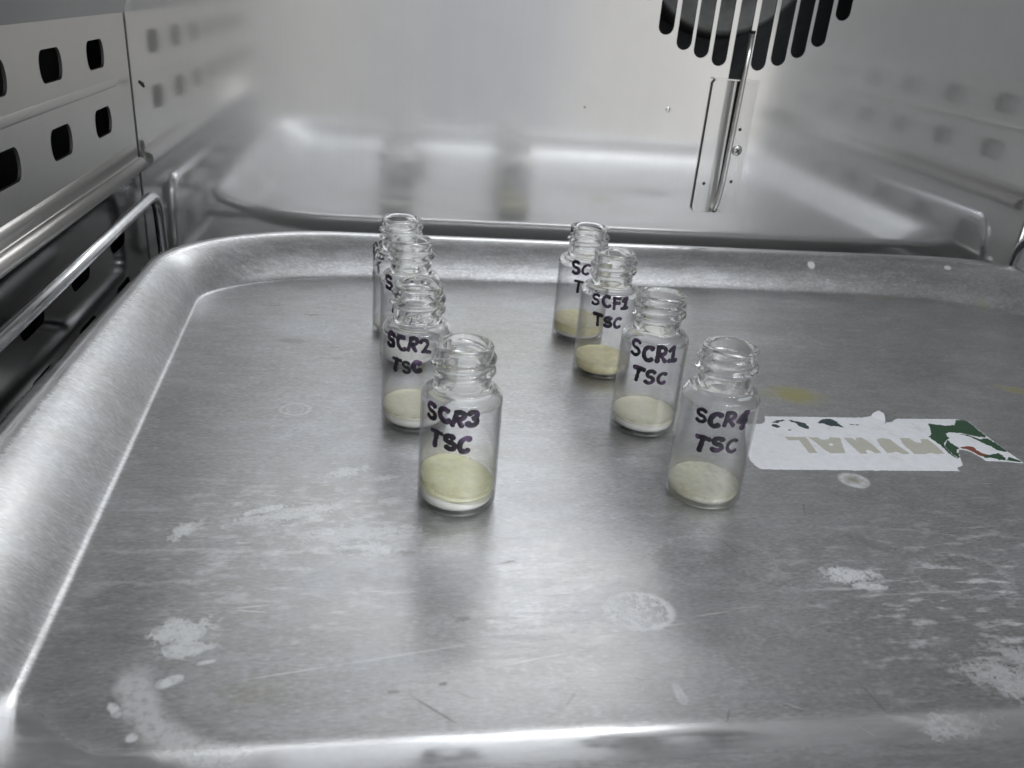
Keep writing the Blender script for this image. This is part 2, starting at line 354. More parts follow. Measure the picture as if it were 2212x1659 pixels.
def glass_material():
    t = NT('clear_glass'); p = t.p
    setp(p, Base_Color=(0.985, 0.99, 0.985, 1), Roughness=0.0, IOR=1.49, Transmission_Weight=1.0)
    t.bump(t.noise(60, 2, .5), 0.06, 0.0006)
    return t.m
M_GLASS = glass_material()
def thin_wall(name='thin_glass_wall', power=2.7, base=0.05, tint=(0.984, 0.983, 0.989)):
    """the straight 1 mm wall hardly bends light: it lets it pass and mirrors a little, more at a grazing angle"""
    t = NT(name); t.n.remove(t.p)
    tr = t.n.new('ShaderNodeBsdfTransparent'); tr.inputs['Color'].default_value = (*tint, 1)
    gl = t.n.new('ShaderNodeBsdfGlossy'); gl.inputs['Roughness'].default_value = 0.02
    lw = t.n.new('ShaderNodeLayerWeight'); lw.inputs['Blend'].default_value = 0.5
    f = t.math('POWER', lw.outputs['Facing'], power); f = t.math('MULTIPLY_ADD', f, 0.8, base)
    mx = t.n.new('ShaderNodeMixShader'); t.l.new(f, mx.inputs[0]); t.l.new(tr.outputs[0], mx.inputs[1]); t.l.new(gl.outputs[0], mx.inputs[2])
    t.l.new(mx.outputs[0], t.out.inputs['Surface'])
    return t.m
M_THIN = thin_wall()
M_BASE = thin_wall('thick_glass_base', 1.5, 0.10, (0.975, 0.98, 0.965))
def ink_material():
    t = NT('marker_ink'); p = t.p
    n = t.noise(350, 3, .6); n2 = t.noise(130, 2, .5)
    t.link(t.mix(t.rng(t.math('ADD', n, t.math('SUBTRACT', n2, .5)), .42, .68, 0, 1), (0.005, 0.003, 0.008), (0.045, 0.024, 0.062)), p.inputs['Base Color'])
    setp(p, Roughness=0.35)
    tr = t.n.new('ShaderNodeBsdfTransparent'); tr.inputs['Color'].default_value = (.55, .38, .62, 1); mx = t.n.new('ShaderNodeMixShader')
    t.l.new(t.rng(t.math('ADD', n, t.math('SUBTRACT', n2, .5)), .48, .74, 0, .34), mx.inputs[0]); t.l.new(p.outputs[0], mx.inputs[1]); t.l.new(tr.outputs[0], mx.inputs[2]); t.l.new(mx.outputs[0], t.out.inputs['Surface'])
    return t.m
M_INK = ink_material()
def residue(name, c0, c1, sss=0.3, rough=0.35):
    t = NT(name); p = t.p
    t.link(t.mix(t.rng(t.noise(260, 5, .65), .35, .65, 0, 1), c0, c1), p.inputs['Base Color'])
    setp(p, Roughness=rough, Subsurface_Weight=sss, Subsurface_Scale=0.002); p.inputs['Subsurface Radius'].default_value = (1, .95, .7)
    t.bump(t.math('ADD', t.noise(700, 4, .6), t.noise(260, 2, .5)), .6, .0006)
    return t.m
M_WHITE = residue('white_sediment', (0.86, 0.85, 0.76), (0.90, 0.89, 0.82))
M_YEL = residue('yellow_residue', (0.82, 0.81, 0.48), (0.88, 0.87, 0.62))
M_OCH = residue('ochre_residue', (0.78, 0.72, 0.40), (0.84, 0.79, 0.52))
def see_through(m, lo, hi, tint):
    """cloudy, half clear residue: patches let the glass and tray show through"""
    nt = m.node_tree; p = nt.nodes['Principled BSDF']; out = nt.nodes['Material Output']
    tr = nt.nodes.new('ShaderNodeBsdfTransparent'); tr.inputs['Color'].default_value = (*tint, 1)
    tc_ = nt.nodes.new('ShaderNodeTexCoord'); n = nt.nodes.new('ShaderNodeTexNoise'); n.inputs['Scale'].default_value = 330; n.inputs['Detail'].default_value = 5; n.inputs['Roughness'].default_value = .65
    nt.links.new(tc_.outputs['Object'], n.inputs['Vector'])
    r = nt.nodes.new('ShaderNodeMapRange'); r.inputs[1].default_value = .35; r.inputs[2].default_value = .65; r.inputs[3].default_value = lo; r.inputs[4].default_value = hi; nt.links.new(n.outputs[0], r.inputs[0])
    mx = nt.nodes.new('ShaderNodeMixShader'); nt.links.new(r.outputs[0], mx.inputs[0]); nt.links.new(p.outputs[0], mx.inputs[1]); nt.links.new(tr.outputs[0], mx.inputs[2]); nt.links.new(mx.outputs[0], out.inputs['Surface'])
    return m
see_through(M_YEL, 0.0, .10, (.97, .96, .80)); see_through(M_OCH, .0, .12, (.95, .92, .74))
M_CREAM = residue('cream_residue', (0.83, 0.81, 0.60), (0.88, 0.86, 0.70))
see_through(M_CREAM, .0, .10, (.97, .96, .86))
def film_material(z0, z1, k):
    t = NT('dried_film'); p = t.p
    setp(p, Base_Color=(0.84, 0.82, 0.50, 1), Roughness=0.6)
    s_ = t.n.new('ShaderNodeSeparateXYZ'); t.l.new(t.pos, s_.inputs[0])
    a = t.rng(s_.outputs['Z'], z0 * mm, z1 * mm, k, 0.0)
    a = t.math('MULTIPLY', a, t.rng(t.noise(160, 4, .6), .35, .65, .45, 1.0))
    tr = t.n.new('ShaderNodeBsdfTransparent'); mx = t.n.new('ShaderNodeMixShader')
    t.l.new(a, mx.inputs[0]); t.l.new(tr.outputs[0], mx.inputs[1]); t.l.new(p.outputs[0], mx.inputs[2]); t.l.new(mx.outputs[0], t.out.inputs['Surface'])
    return t.m
def liquid_material():
    t = NT('clear_yellow_liquid'); setp(t.p, Base_Color=(0.86, 0.85, 0.71, 1), Roughness=0.1)
    return see_through(t.m, .48, .70, (.98, .975, .91))
M_LIQ = liquid_material()

# ================================================================== OVEN
YW = 549.5; XL = -150.6; XR = 466.0; ZF = -62.0; ZC = 750.0; YF = 62.0
oven = thing('drying_oven', 'brushed stainless steel oven chamber with slotted fan vent around the tray', 'oven', (0.1577, 0.306, ZF * mm))

# back panel with the fan slots
slots = []
cxs = [(158.1, 169.3), (172.1, 150.5), (185.1, 142.5), (197.2, 138.6), (209.9, 134.6), (223.4, 131), (236.7, 133.6), (249.6, 137.4), (261.9, 143.0), (274.2, 150.6), (287.0, 167.1)]
ZCEN = 207.0
for i, (x, zb) in enumerate(cxs):
    r = 5.0; zt = 2 * ZCEN - zb; L = []
    if i == 5:
        L += [(x - r, 124.0), (x + r - 1, 124.0), (x + r - 1, 133)]
        L += [(x + r, 136)]
    else:
        for k in range(13): a = math.pi + math.pi * k / 12; L.append((x + r * math.cos(a), zb + r + r * math.sin(a)))
    for k in range(13): a = math.pi * k / 12; L.append((x + r * math.cos(a), zt - r + r * math.sin(a)))
    slots.append(L)
bm = sheet([(XL - 8, ZF), (XR, ZF), (XR, ZC), (XL - 8, ZC)], slots, lambda u, v, d: (u * mm, (YW + d) * mm, v * mm), 1.2)
back = obj('back_panel', bm, M_BACK, oven, smooth=False)
bm = bmesh.new()
box(bm, .130, .316, (YW + 1.3) * mm, (YW + 75) * mm, .110, .305, skip=('y0',))
obj('fan_housing', bm, M_HOUSE, oven, smooth=False)
bm = bmesh.new()
prev = None; cxf, czf = .216, .212
for rr, yy in ((0.0, 20), (.018, 20), (.022, 26), (.050, 30), (.056, 24), (.060, 24), (.063, 40)):
    ring_ = [bm.verts.new((cxf + rr * math.cos(a), (YW + yy) * mm, czf + rr * math.sin(a))) for a in [k * 2 * math.pi / 64 for k in range(64)]] if rr else [bm.verts.new((cxf, (YW + yy) * mm, czf))]
    if prev:
        for k in range(64):
            if len(prev) == 1: bm.faces.new((prev[0], ring_[k], ring_[(k + 1) % 64]))
            else: bm.faces.new((prev[k], ring_[k], ring_[(k + 1) % 64], prev[(k + 1) % 64]))
    prev = ring_
obj('fan_wheel', bm, M_FAN, oven)
# small dimple in the back panel, and a scratch
bm = bmesh.new()
bmesh.ops.create_uvsphere(bm, u_segments=20, v_segments=10, radius=1.0)
for v in bm.verts: v.co = Vector((181.3 * mm + v.co.x * .0017, YW * mm + v.co.y * .0005, 105.9 * mm + v.co.z * .0017))
obj('rivet', bm, M_BACK, oven)
bm = bmesh.new(); tube(bm, [(-.1462, .5492, .1018), (-.1446, .549, .1006), (-.1434, .5492, .0985)], [.0007, .0012, .0006], 8)
obj('weld_bead', bm, M_RECESS, oven)

# perforated side panels
def barrel(yc_, zc_, w, h):
    """straight top and bottom, bulging ends, rounded corners"""
    out = []
    for s in (1, -1):
        for k in range(15):
            a = math.sin((k / 14 - .5) * math.pi)
            u = w / 2 - 5.0 + 5.0 * math.sqrt(max(0, 1 - abs(a) ** 2.3))
            out.append((yc_ + s * u, zc_ + s * a * h / 2))
    return out
holes = [barrel(y, z, 28, 14.2) for z in (120.5, 86.5, 23.0, -11.0) for y in (112, 174, 237, 300, 363, 426.5, 490.5)]
YS1 = YW - 2.2
for sgn, X, nm_ in ((1, XL, 'side_panel'), (-1, XR, 'side_panel')):
    if sgn > 0:
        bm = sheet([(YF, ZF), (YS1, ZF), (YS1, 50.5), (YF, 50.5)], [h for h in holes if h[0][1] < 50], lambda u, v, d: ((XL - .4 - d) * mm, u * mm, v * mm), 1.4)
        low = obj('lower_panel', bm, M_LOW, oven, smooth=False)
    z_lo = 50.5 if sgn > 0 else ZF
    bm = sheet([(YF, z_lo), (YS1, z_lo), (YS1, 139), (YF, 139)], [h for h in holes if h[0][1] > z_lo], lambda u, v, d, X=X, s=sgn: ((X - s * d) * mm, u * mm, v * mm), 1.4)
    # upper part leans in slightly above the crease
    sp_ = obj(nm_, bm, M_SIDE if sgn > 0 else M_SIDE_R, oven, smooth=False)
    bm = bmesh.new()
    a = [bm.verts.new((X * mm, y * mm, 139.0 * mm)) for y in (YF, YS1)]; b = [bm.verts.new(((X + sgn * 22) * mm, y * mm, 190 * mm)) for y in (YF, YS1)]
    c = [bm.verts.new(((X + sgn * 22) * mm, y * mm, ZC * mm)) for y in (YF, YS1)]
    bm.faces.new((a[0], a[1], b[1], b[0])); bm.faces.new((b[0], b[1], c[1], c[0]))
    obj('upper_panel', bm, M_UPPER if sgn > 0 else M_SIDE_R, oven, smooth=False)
    # thin pressed groove bead with a rounded end
    def bead(z0, h, dep, y1, name, mat=M_RIB):
        bm = bmesh.new(); n = 10; rings = []
        ys = [YF] + [y1 - h * .5 * (1 - math.sin(k / 6 * math.pi / 2)) for k in range(7)]
        for j, y in enumerate(ys):
            sc = 1.0 if j == 0 else math.cos((j - 1) / 6 * math.pi / 2) if j > 1 else 1.0
            sc = max(sc, .02)
            rings.append([bm.verts.new(((X + sgn * (dep * sc * math.sin(math.pi * k / n)) - sgn * .05) * mm, y * mm, (z0 + h / 2 * sc * math.cos(math.pi * k / n)) * mm)) for k in range(n + 1)])
        for A, B in zip(rings, rings[1:]):
            for k in range(n): bm.faces.new((A[k], A[k + 1], B[k + 1], B[k]))
        obj(name, bm, mat, sp_)
    bead(104.0, 4.6, .55, 521, 'guide_bead', M_SIDE if sgn > 0 else M_RIB)
    # the bold runner below: a rolled upper bead, a trough and a lower bead standing further out
    bm = bmesh.new(); prof = []
    prof += [(0, 66.5), (.5, 66.2), (1.3, 65.3), (1.8, 64.4), (1.9, 63.4), (1.7, 62), (1.4, 60.4), (1.5, 59.2)]
    for k in range(15): a = math.pi * .62 - math.pi * 1.2 * k / 14; prof.append((3.0 + 3.3 * math.cos(a), 55.0 + 3.9 * math.sin(a)))
    prof += [(0.0, 51.0)]
    prof = [((X + sgn * x) * mm, z * mm) for x, z in prof]
    extrude_profile(bm, prof, YF * mm, 541 * mm)
    obj('shelf_runner', bm, M_RIB, sp_)
    if sgn < 0: bead(7.0, 9.0, 4.0, 536, 'guide_bead')
bm = bmesh.new()
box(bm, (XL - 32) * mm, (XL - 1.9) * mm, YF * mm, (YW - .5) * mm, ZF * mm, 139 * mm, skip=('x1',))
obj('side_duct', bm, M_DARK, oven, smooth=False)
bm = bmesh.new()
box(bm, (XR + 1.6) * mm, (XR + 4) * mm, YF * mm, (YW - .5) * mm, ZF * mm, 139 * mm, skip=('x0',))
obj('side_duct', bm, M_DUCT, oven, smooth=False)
bm = bmesh.new(); box(bm, (XL - 32) * mm, (XR + 32) * mm, YF * mm, (YW + 1) * mm, ZC * mm, (ZC + 2) * mm); obj('ceiling_panel', bm, M_CEIL, oven, smooth=False)
bm = bmesh.new(); box(bm, (XL - 32) * mm, (XR + 32) * mm, YF * mm, (YW + 1) * mm, (ZF - 2) * mm, ZF * mm); obj('bottom_panel', bm, M_CEIL, oven, smooth=False)

# ------------------------------------------------------------------ chrome shelf rack carrying the tray
rack = thing('shelf_rack', 'bent chrome wire rack running along the perforated side wall under the tray', 'shelf rack', (.157, .3, -.014))
for X, s in ((-138.0, 1), (XR - 12.6, -1)):
    pts = bend([(X * mm, .070, .0352), (X * mm, .531, .0402), (X * mm, .536, -.012), (X * mm, .070, -.012)], .016, 10)
    bm = bmesh.new(); tube(bm, pts, .0032, 18); obj('guide_rod', bm, M_CHROME, rack)
for y in (.16, .25, .34, .43):
    bm = bmesh.new(); tube(bm, [(-.1395, y, -.0068), ((XR - 11) * mm, y, -.0068)], .0026, 12); obj('cross_rod', bm, M_CHROME, rack)
for x in (-.06, .157, .37):
    bm = bmesh.new(); tube(bm, [(x, .13, -.0022), (x, .47, -.0022)], .0020, 12); obj('support_rod', bm, M_CHROME, rack)

# ------------------------------------------------------------------ probe bracket and probe on the back panel
br = thing('probe_bracket', 'narrow folded steel bracket screwed to the oven back below the slots', 'bracket', (.2236, (YW - .1) * mm, .040))
def wall_sheet(prof, z0, z1, cut=2.5):
    bm = bmesh.new(); n = len(prof)
    for dy in (0, .7):
        rows = []
        for z in (z0, z0 + cut, z1 - cut, z1):
            rows.append([bm.verts.new(((x + (cut * .75 if i == 0 and z in (z0, z1) else 0)) * mm, (YW - o + dy * (1 if dy else 0)) * mm, z * mm)) for i, (x, o) in enumerate(prof)])
        for A, B in zip(rows, rows[1:]):
            for i in range(n - 1): bm.faces.new((A[i], A[i + 1], B[i + 1], B[i]))
    bmesh.ops.recalc_face_normals(bm, faces=bm.faces)
    return bm
prof = [(208.0, 2.3), (213, 2.3), (217.0, 2.28), (218.6, 2.2), (219.8, 2.0), (221.0, 1.6), (222.2, 1.1), (223.6, 1.0), (224.4, 1.2)]
pl_ = obj('plate', wall_sheet(prof, 40.5, 127), M_PLATE, br)
prof = [(226.6, 1.3), (228.5, 1.25), (233, 1.2), (239.6, 1.15)]
obj('plate', wall_sheet(prof, 40.5, 127.4), M_PLATE, br)
bm = bmesh.new(); box(bm, .208, .2398, (YW - 3.9) * mm, (YW - .2) * mm, .1268, .1276); obj('top_lip', bm, M_PLATE, br, smooth=False)
bm = bmesh.new(); box(bm, .2200, .2266, (YW - .7) * mm, (YW - .15) * mm, .0405, .1265); obj('channel', bm, M_RECESS, br, smooth=False)
# cross head screw
bm = bmesh.new(); prev = None
for rr, o in ((0.0, 1.9), (1.6, 1.85), (2.7, 1.6), (3.3, 1.1), (3.5, .5), (3.5, 0)):
    o += 1.2
    R_ = [bm.verts.new(((232.9 + rr * math.cos(a)) * mm, (YW - o) * mm, (83 + rr * math.sin(a)) * mm)) for a in [k * 2 * math.pi / 28 for k in range(28)]] if rr else [bm.verts.new((.2329, (YW - o) * mm, .083))]
    if prev:
        for k in range(28):
            if len(prev) == 1: bm.faces.new((prev[0], R_[k], R_[(k + 1) % 28]))
            else: bm.faces.new((prev[k], R_[k], R_[(k + 1) % 28], prev[(k + 1) % 28]))
    prev = R_
sc_ = obj('screw', bm, M_SCREW, br)
bm = bmesh.new()
for a0 in (math.radians(35), math.radians(125)):
    c, s = math.cos(a0), math.sin(a0); q = []
    for u, v in ((-1.9, -.45), (1.9, -.45), (1.9, .45), (-1.9, .45)):
        q.append((u * c - v * s, u * s + v * c))
    A = [bm.verts.new(((232.9 + x) * mm, (YW - 3.13 - (.01 if a0 > 1 else 0)) * mm, (82.7 + z) * mm)) for x, z in q]
    B = [bm.verts.new(((232.9 + x) * mm, (YW - 2.6) * mm, (82.7 + z) * mm)) for x, z in q]
    bm.faces.new(A)
    for i in range(4): bm.faces.new((A[i], A[(i + 1) % 4], B[(i + 1) % 4], B[i]))
obj('cross_recess', bm, M_RECESS, sc_, smooth=False)
for x, z in ((232.4, 96.5), (233.0, 62.0), (213.5, 60.0)):
    bm = bmesh.new(); bmesh.ops.create_uvsphere(bm, u_segments=14, v_segments=8, radius=.0011)
    for v in bm.verts: v.co = Vector((x * mm + v.co.x, (YW - (1.2 if x > 220 else 2.3)) * mm + v.co.y * .6, z * mm + v.co.z))
    obj('rivet', bm, M_RECESS, br)
bm = bmesh.new()
pts = [(227.2, 5.0, 156), (226.9, 5.0, 130), (226.6, 4.8, 105), (226.2, 4.6, 80), (225.9, 4.4, 62), (225.4, 4.0, 52), (224.6, 3.4, 46), (224.0, 2.6, 43), (223.7, 1.6, 41.6)]
tube(bm, [(x * mm, (YW - o) * mm, z * mm) for x, o, z in pts], .00165, 16)
pr = obj('temperature_probe', bm, M_PROBE)
tag(pr, 'thin steel temperature probe rod clipped upright over the narrow bracket', 'probe')
bm = bmesh.new(); tube(bm, [(.2272, (YW - 5.0) * mm, .1560), (.22722, (YW - 5.0) * mm, .1572)], .0018, 16); obj('end_cap', bm, M_RECESS, pr)

# ================================================================== TRAY
def loop(quad, radii, n=26, m=18):
    """quad FL, BL, BR, FR ; radii per corner (rx, ry); returns points ordered FL->BL->BR->FR"""
    out = []
    sgn = [(-1, -1), (-1, 1), (1, 1), (1, -1)]; corners = []
    for (x, y), (rx_, ry_), (sx, sy) in zip(quad, radii, sgn):
        cx_, cy_ = x - sx * rx_, y - sy * ry_
        arc = []
        for k in range(n + 1):
            a = math.pi / 2 * k / n
            if (sx, sy) in ((-1, -1), (1, 1)):
                # traversed: FL goes from the front edge to the left edge; BR from back to right
                arc.append((cx_ + sx * rx_ * math.sin(a), cy_ + sy * ry_ * math.cos(a)))
            else:
                arc.append((cx_ + sx * rx_ * math.cos(a), cy_ + sy * ry_ * math.sin(a)))
        corners.append(arc)
    for i in range(4):
        out += corners[i]
        a = corners[i][-1]; b = corners[(i + 1) % 4][0]
        for k in range(1, m): out.append((a[0] + (b[0] - a[0]) * k / m, a[1] + (b[1] - a[1]) * k / m))
    return out
base = loop([(-88, 141.5), (-101.5, 500), (424, 501), (414, 141.5)], [(28, 28), (92, 50), (110, 48), (30, 30)])
rim = loop([(-133, 96), (-127, 531.5), (462, 532), (446, 96)], [(55, 55), (95, 78), (72, 62), (60, 60)])
profile = [(-.19, 0), (-.15, 0), (-.10, 0), (-.05, 0), (-.022, .01), (.008, .22), (.036, 1.05), (.072, 2.4), (.11, 3.9), (.20, 7.5), (.31, 11.4), (.43, 14.9), (.54, 17.6), (.62, 19.1), (.70, 20.3), (.765, 21.0), (.83, 21.4), (.90, 21.3), (.955, 20.6), (.99, 19.4), (1.0, 18.0), (.985, 16.6), (.95, 15.8)]
bm = bmesh.new(); rings = []
front = [(-.19, 0), (-.15, .10), (-.10, .34), (-.05, .66), (-.015, .92), (.015, 1.2), (.045, 1.55), (.075, 1.95), (.11, 2.45), (.20, 3.8), (.31, 5.7), (.43, 8.7), (.54, 12.3), (.62, 15.2), (.70, 18.0), (.765, 20.1)]
for q, (t_, z) in enumerate(profile):
    row = []
    for b, r in zip(base, rim):
        w = max(0.0, min(1.0, (172 - b[1]) / 26)); w = w * w * (3 - 2 * w)      # the front side slopes more gently
        zz = z + w * ((front[q][1] if q < len(front) else z) - z)
        row.append(bm.verts.new(((b[0] + (r[0] - b[0]) * t_) * mm, (b[1] + (r[1] - b[1]) * t_) * mm, zz * mm)))
    rings.append(row)
N = len(base)
for A, B in zip(rings, rings[1:]):
    for k in range(N): bm.faces.new((A[k], A[(k + 1) % N], B[(k + 1) % N], B[k]))
bm.faces.new(rings[0])
bmesh.ops.recalc_face_normals(bm, faces=bm.faces)
if rings[0][0].link_faces and max(bm.faces, key=lambda f: len(f.verts)).normal.z < 0: bmesh.ops.reverse_faces(bm, faces=bm.faces)
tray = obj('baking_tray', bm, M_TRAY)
tag(tray, 'wide scuffed aluminium tray with sloping sides and rolled rim holding the vials', 'tray')

# sticker glued on the tray floor
POLY = {}
POLY['WHITE'] = [(173.3, 320.0), (221.2, 319.5), (223.5, 320.2), (227.9, 321.9), (229.2, 320.9), (229.7, 317.8), (230.0, 313.5), (231.0, 314.7), (234.7, 315.6), (236.3, 317.3), (239.1, 318.8), (268.7, 319.0), (271.2, 317.9), (274.5, 316.0), (274.1, 309.9), (274.0, 303.3), (274.0, 294.7), (274.1, 288.0), (274.7, 278.2), (269.0, 279.5), (257.8, 280.5), (257.5, 282.6), (256.0, 287.4), (254.1, 289.9), (251.9, 290.1), (249.1, 286.8), (246.7, 281.5), (244.5, 276.9), (241.9, 275.4), (239.9, 274.3), (239.4, 272.1), (223.3, 272.4), (195.6, 272.8), (163.1, 273.3), (152.1, 273.9), (150.5, 276.4), (150.0, 280.4), (151.0, 285.5), (155.9, 300.4), (161.4, 312.5), (168.5, 312.6), (170.9, 314.4), (172.1, 316.8)]
POLY['GREEN1'] = [(252.3, 314.5), (255.4, 313.3), (259.7, 312.1), (264.6, 312.8), (268.9, 317.8), (272.5, 317.8), (274.2, 315.8), (273.8, 309.8), (273.6, 302.4), (272.2, 300.9), (270.2, 301.5), (267.2, 302.7), (262.5, 305.0), (256.8, 305.8), (254.5, 304.3), (253.7, 300.2), (250.4, 297.9), (247.2, 294.5), (245.9, 291.2), (245.3, 285.8), (245.9, 281.5), (245.0, 282.6), (244.3, 286.8), (245.1, 291.7), (244.7, 296.7), (243.9, 301.3), (246.3, 303.0), (249.4, 308.4)]
POLY['GREEN2'] = [(261.5, 304.4), (265.1, 303.2), (268.1, 299.4), (272.5, 300.2), (273.7, 295.5), (273.8, 288.5), (272.7, 287.8), (269.8, 289.7), (269.1, 293.0), (267.2, 296.3), (265.1, 301.5)]
POLY['GREEN3'] = [(251.8, 298.8), (251.3, 295.7), (251.9, 292.9), (252.6, 291.2), (250.1, 289.6), (248.7, 286.6), (246.6, 282.4), (245.6, 285.2), (245.9, 290.1), (247.0, 293.4)]
POLY['GREEN4'] = [(265.2, 285.8), (268.4, 286.9), (269.3, 283.2), (268.0, 281.0), (264.9, 280.5), (262.9, 282.6), (259.1, 282.8), (259.5, 284.2)]
POLY['GREEN5'] = [(271.0, 283.5), (273.1, 281.8), (274.2, 279.3), (271.9, 279.4), (268.0, 280.5)]
POLY['RED'] = [(253.0, 291.9), (256.6, 292.7), (260.1, 292.4), (259.6, 289.1), (260.7, 286.3), (263.0, 285.3), (259.4, 283.7), (257.8, 284.7), (256.9, 287.7), (255.9, 289.8), (254.0, 290.6)]
POLY['T1'] = [(174.7, 314.4), (177.6, 316.3), (181.7, 316.7), (181.5, 315.8), (178.4, 314.7), (176.8, 313.3), (175.0, 313.9)]
POLY['T2'] = [(172.8, 310.9), (174.5, 312.7), (176.0, 312.1), (176.7, 309.5), (173.7, 309.5)]
POLY['T3'] = [(183.5, 316.6), (187.0, 315.2), (189.8, 313.5), (190.5, 310.5), (189.3, 307.9), (187.1, 309.0), (185.7, 311.1), (186.2, 312.8), (184.3, 314.6)]
POLY['T4'] = [(196.8, 314.8), (200.2, 317.3), (204.4, 318.3), (206.4, 316.2), (206.4, 314.9), (206.4, 312.5), (207.7, 309.9), (204.2, 310.7), (200.7, 311.0), (199.3, 313.0), (197.0, 313.4)]
POLY['T5'] = [(211.2, 313.0), (216.2, 312.7), (215.1, 311.7), (211.7, 312.3)]
POLY['T6'] = [(179.1, 307.5), (180.4, 307.7), (179.6, 306.3), (179.0, 306.5)]
POLY['L'] = [(174.1, 300.6), (184.2, 300.5), (182.9, 286.6), (179.2, 286.4), (179.8, 297.9), (174.7, 297.5)]
POLY['A'] = [(185.3, 300.4), (189.6, 300.2), (190.4, 298.3), (193.8, 298.5), (195.9, 300.5), (200.1, 299.9), (195.6, 286.4), (188.5, 286.3), (187.3, 290.3), (186.6, 295.7)]
POLY['N'] = [(201.9, 300.0), (205.6, 299.8), (206.8, 297.5), (207.4, 299.8), (210.7, 300.4), (212.6, 293.2), (212.5, 286.7), (209.4, 286.5), (208.2, 289.4), (206.1, 288.8), (205.5, 286.2), (202.3, 286.0), (202.1, 290.9)]
POLY['U'] = [(217.0, 298.7), (220.2, 300.1), (223.6, 298.8), (224.2, 292.7), (225.6, 286.2), (222.3, 285.7), (220.1, 287.8), (215.1, 286.2), (215.4, 288.9), (215.6, 293.2)]
POLY['M'] = [(229.1, 300.0), (233.4, 300.0), (234.6, 296.1), (237.1, 295.3), (238.6, 299.2), (242.0, 299.2), (242.5, 293.4), (242.1, 286.3), (238.2, 285.7), (235.9, 286.8), (232.3, 285.7), (227.6, 285.7), (227.4, 292.2), (227.6, 295.5)]
POLY['AH'] = [(191.7, 294.4), (193.7, 295.0), (193.7, 293.3), (191.9, 292.5)]
M_PAPER = None
def paper(name, c, rough=.55):
    t = NT(name); n = t.noise(260, 5, .65)
    t.link(t.mix(t.rng(n, .35, .7, 0, 1), tuple(x * .90 for x in c), c), t.p.inputs['Base Color']); setp(t.p, Roughness=rough); t.bump(t.noise(120, 4, .6), .2, .0004); return t.m
def film_paper():
    m = paper('worn_white_film', (0.80, 0.815, 0.85)); nt = m.node_tree; p = nt.nodes['Principled BSDF']; src = p.inputs['Base Color'].links[0].from_socket
    n = nt.nodes.new('ShaderNodeTexNoise'); n.inputs['Scale'].default_value = 95; n.inputs['Detail'].default_value = 6; n.inputs['Roughness'].default_value = .7
    tc_ = nt.nodes.new('ShaderNodeTexCoord'); nt.links.new(tc_.outputs['Object'], n.inputs['Vector'])
    mr_ = nt.nodes.new('ShaderNodeMapRange'); mr_.inputs[1].default_value = .55; mr_.inputs[2].default_value = .72; mr_.inputs[4].default_value = .55; nt.links.new(n.outputs[0], mr_.inputs[0])
    mx = nt.nodes.new('ShaderNodeMix'); mx.data_type = 'RGBA'; nt.links.new(mr_.outputs[0], mx.inputs[0]); nt.links.new(src, mx.inputs[6]); mx.inputs[7].default_value = (.50, .49, .44, 1); nt.links.new(mx.outputs[2], p.inputs['Base Color'])
    return m
M_PAPER = film_paper(); M_GRN = paper('dark_green_print', (0.018, 0.07, 0.03), .4); M_TEAL = paper('dark_teal_print', (0.03, 0.055, 0.065), .4)
M_RED = paper('red_brown_print', (0.22, 0.06, 0.035), .4); M_BEI = paper('faded_beige_print', (0.50, 0.49, 0.43)); M_EMB = paper('pale_emblem', (0.80, 0.82, 0.76))
def rag(poly, amp, step):
    pts = subdivide([Vector((x, y, 0)) for x, y in poly + poly[:1]], step)[:-1]; out = []
    for p_ in pts:
        d = Vector((noise.noise(Vector((p_.x * .9, p_.y * .9, 1))), noise.noise(Vector((p_.x * .9, p_.y * .9, 7))))) * amp
        out.append((p_.x + d.x, p_.y + d.y))
    return out
def flat(polys, z0, z1, amp, step, skirt=True):
    bm = bmesh.new()
    for k, poly in enumerate(polys):
        P = rag(poly, amp, step); e = k * .004
        T = [bm.verts.new((x * mm, y * mm, (z1 + e) * mm)) for x, y in P]
        es = [bm.edges.new((T[i], T[(i + 1) % len(T)])) for i in range(len(T))]
        bmesh.ops.triangle_fill(bm, use_beauty=True, edges=es)
        Bt = [bm.verts.new((x * mm, y * mm, z0 * mm)) for x, y in P]
        for i in range(len(P)): j = (i + 1) % len(P); bm.faces.new((T[i], T[j], Bt[j], Bt[i]))
    bmesh.ops.recalc_face_normals(bm, faces=bm.faces)
    for f in bm.faces:
        if abs(f.normal.z) > .9 and f.normal.z < 0: f.normal_flip()
    return bm
st = obj('sticker', flat([POLY['WHITE']], .02, .14, .55, .7), M_PAPER, tray, smooth=False)
st['label'] = 'torn white sticker with faded upside down lettering and green emblem'
obj('printed_lettering', flat([POLY[k] for k in 'LANUM'], .1, .185, .35, .9), M_BEI, st, smooth=False)
obj('printed_patch', flat([POLY[k] for k in ('T1', 'T2', 'T3', 'T4', 'T5', 'T6')], .1, .185, .8, .5), M_TEAL, st, smooth=False)
obj('emblem', flat([POLY[k] for k in ('GREEN1', 'GREEN2', 'GREEN3', 'GREEN4', 'GREEN5')], .1, .19, .7, .5), M_GRN, st, smooth=False)
obj('emblem_swoosh', flat([POLY['RED']], .1, .195, .5, .5), M_RED, st, smooth=False)
bm = bmesh.new()
fl = [(226.6, 320.9, .2), (228.6, 322.6, 1.2), (231.2, 323.0, 2.2), (232.6, 320.4, 2.0), (231.4, 316.6, .9), (230.2, 314.2, .2)]
fv = [bm.verts.new((x * mm, y * mm, z * mm)) for x, y, z in fl]; mid = bm.verts.new((229.2 * mm, 318.6 * mm, .6 * mm))
for q in range(len(fv) - 1): bm.faces.new((fv[q], fv[q + 1], mid))
bm.faces.new((fv[-1], fv[0], mid))
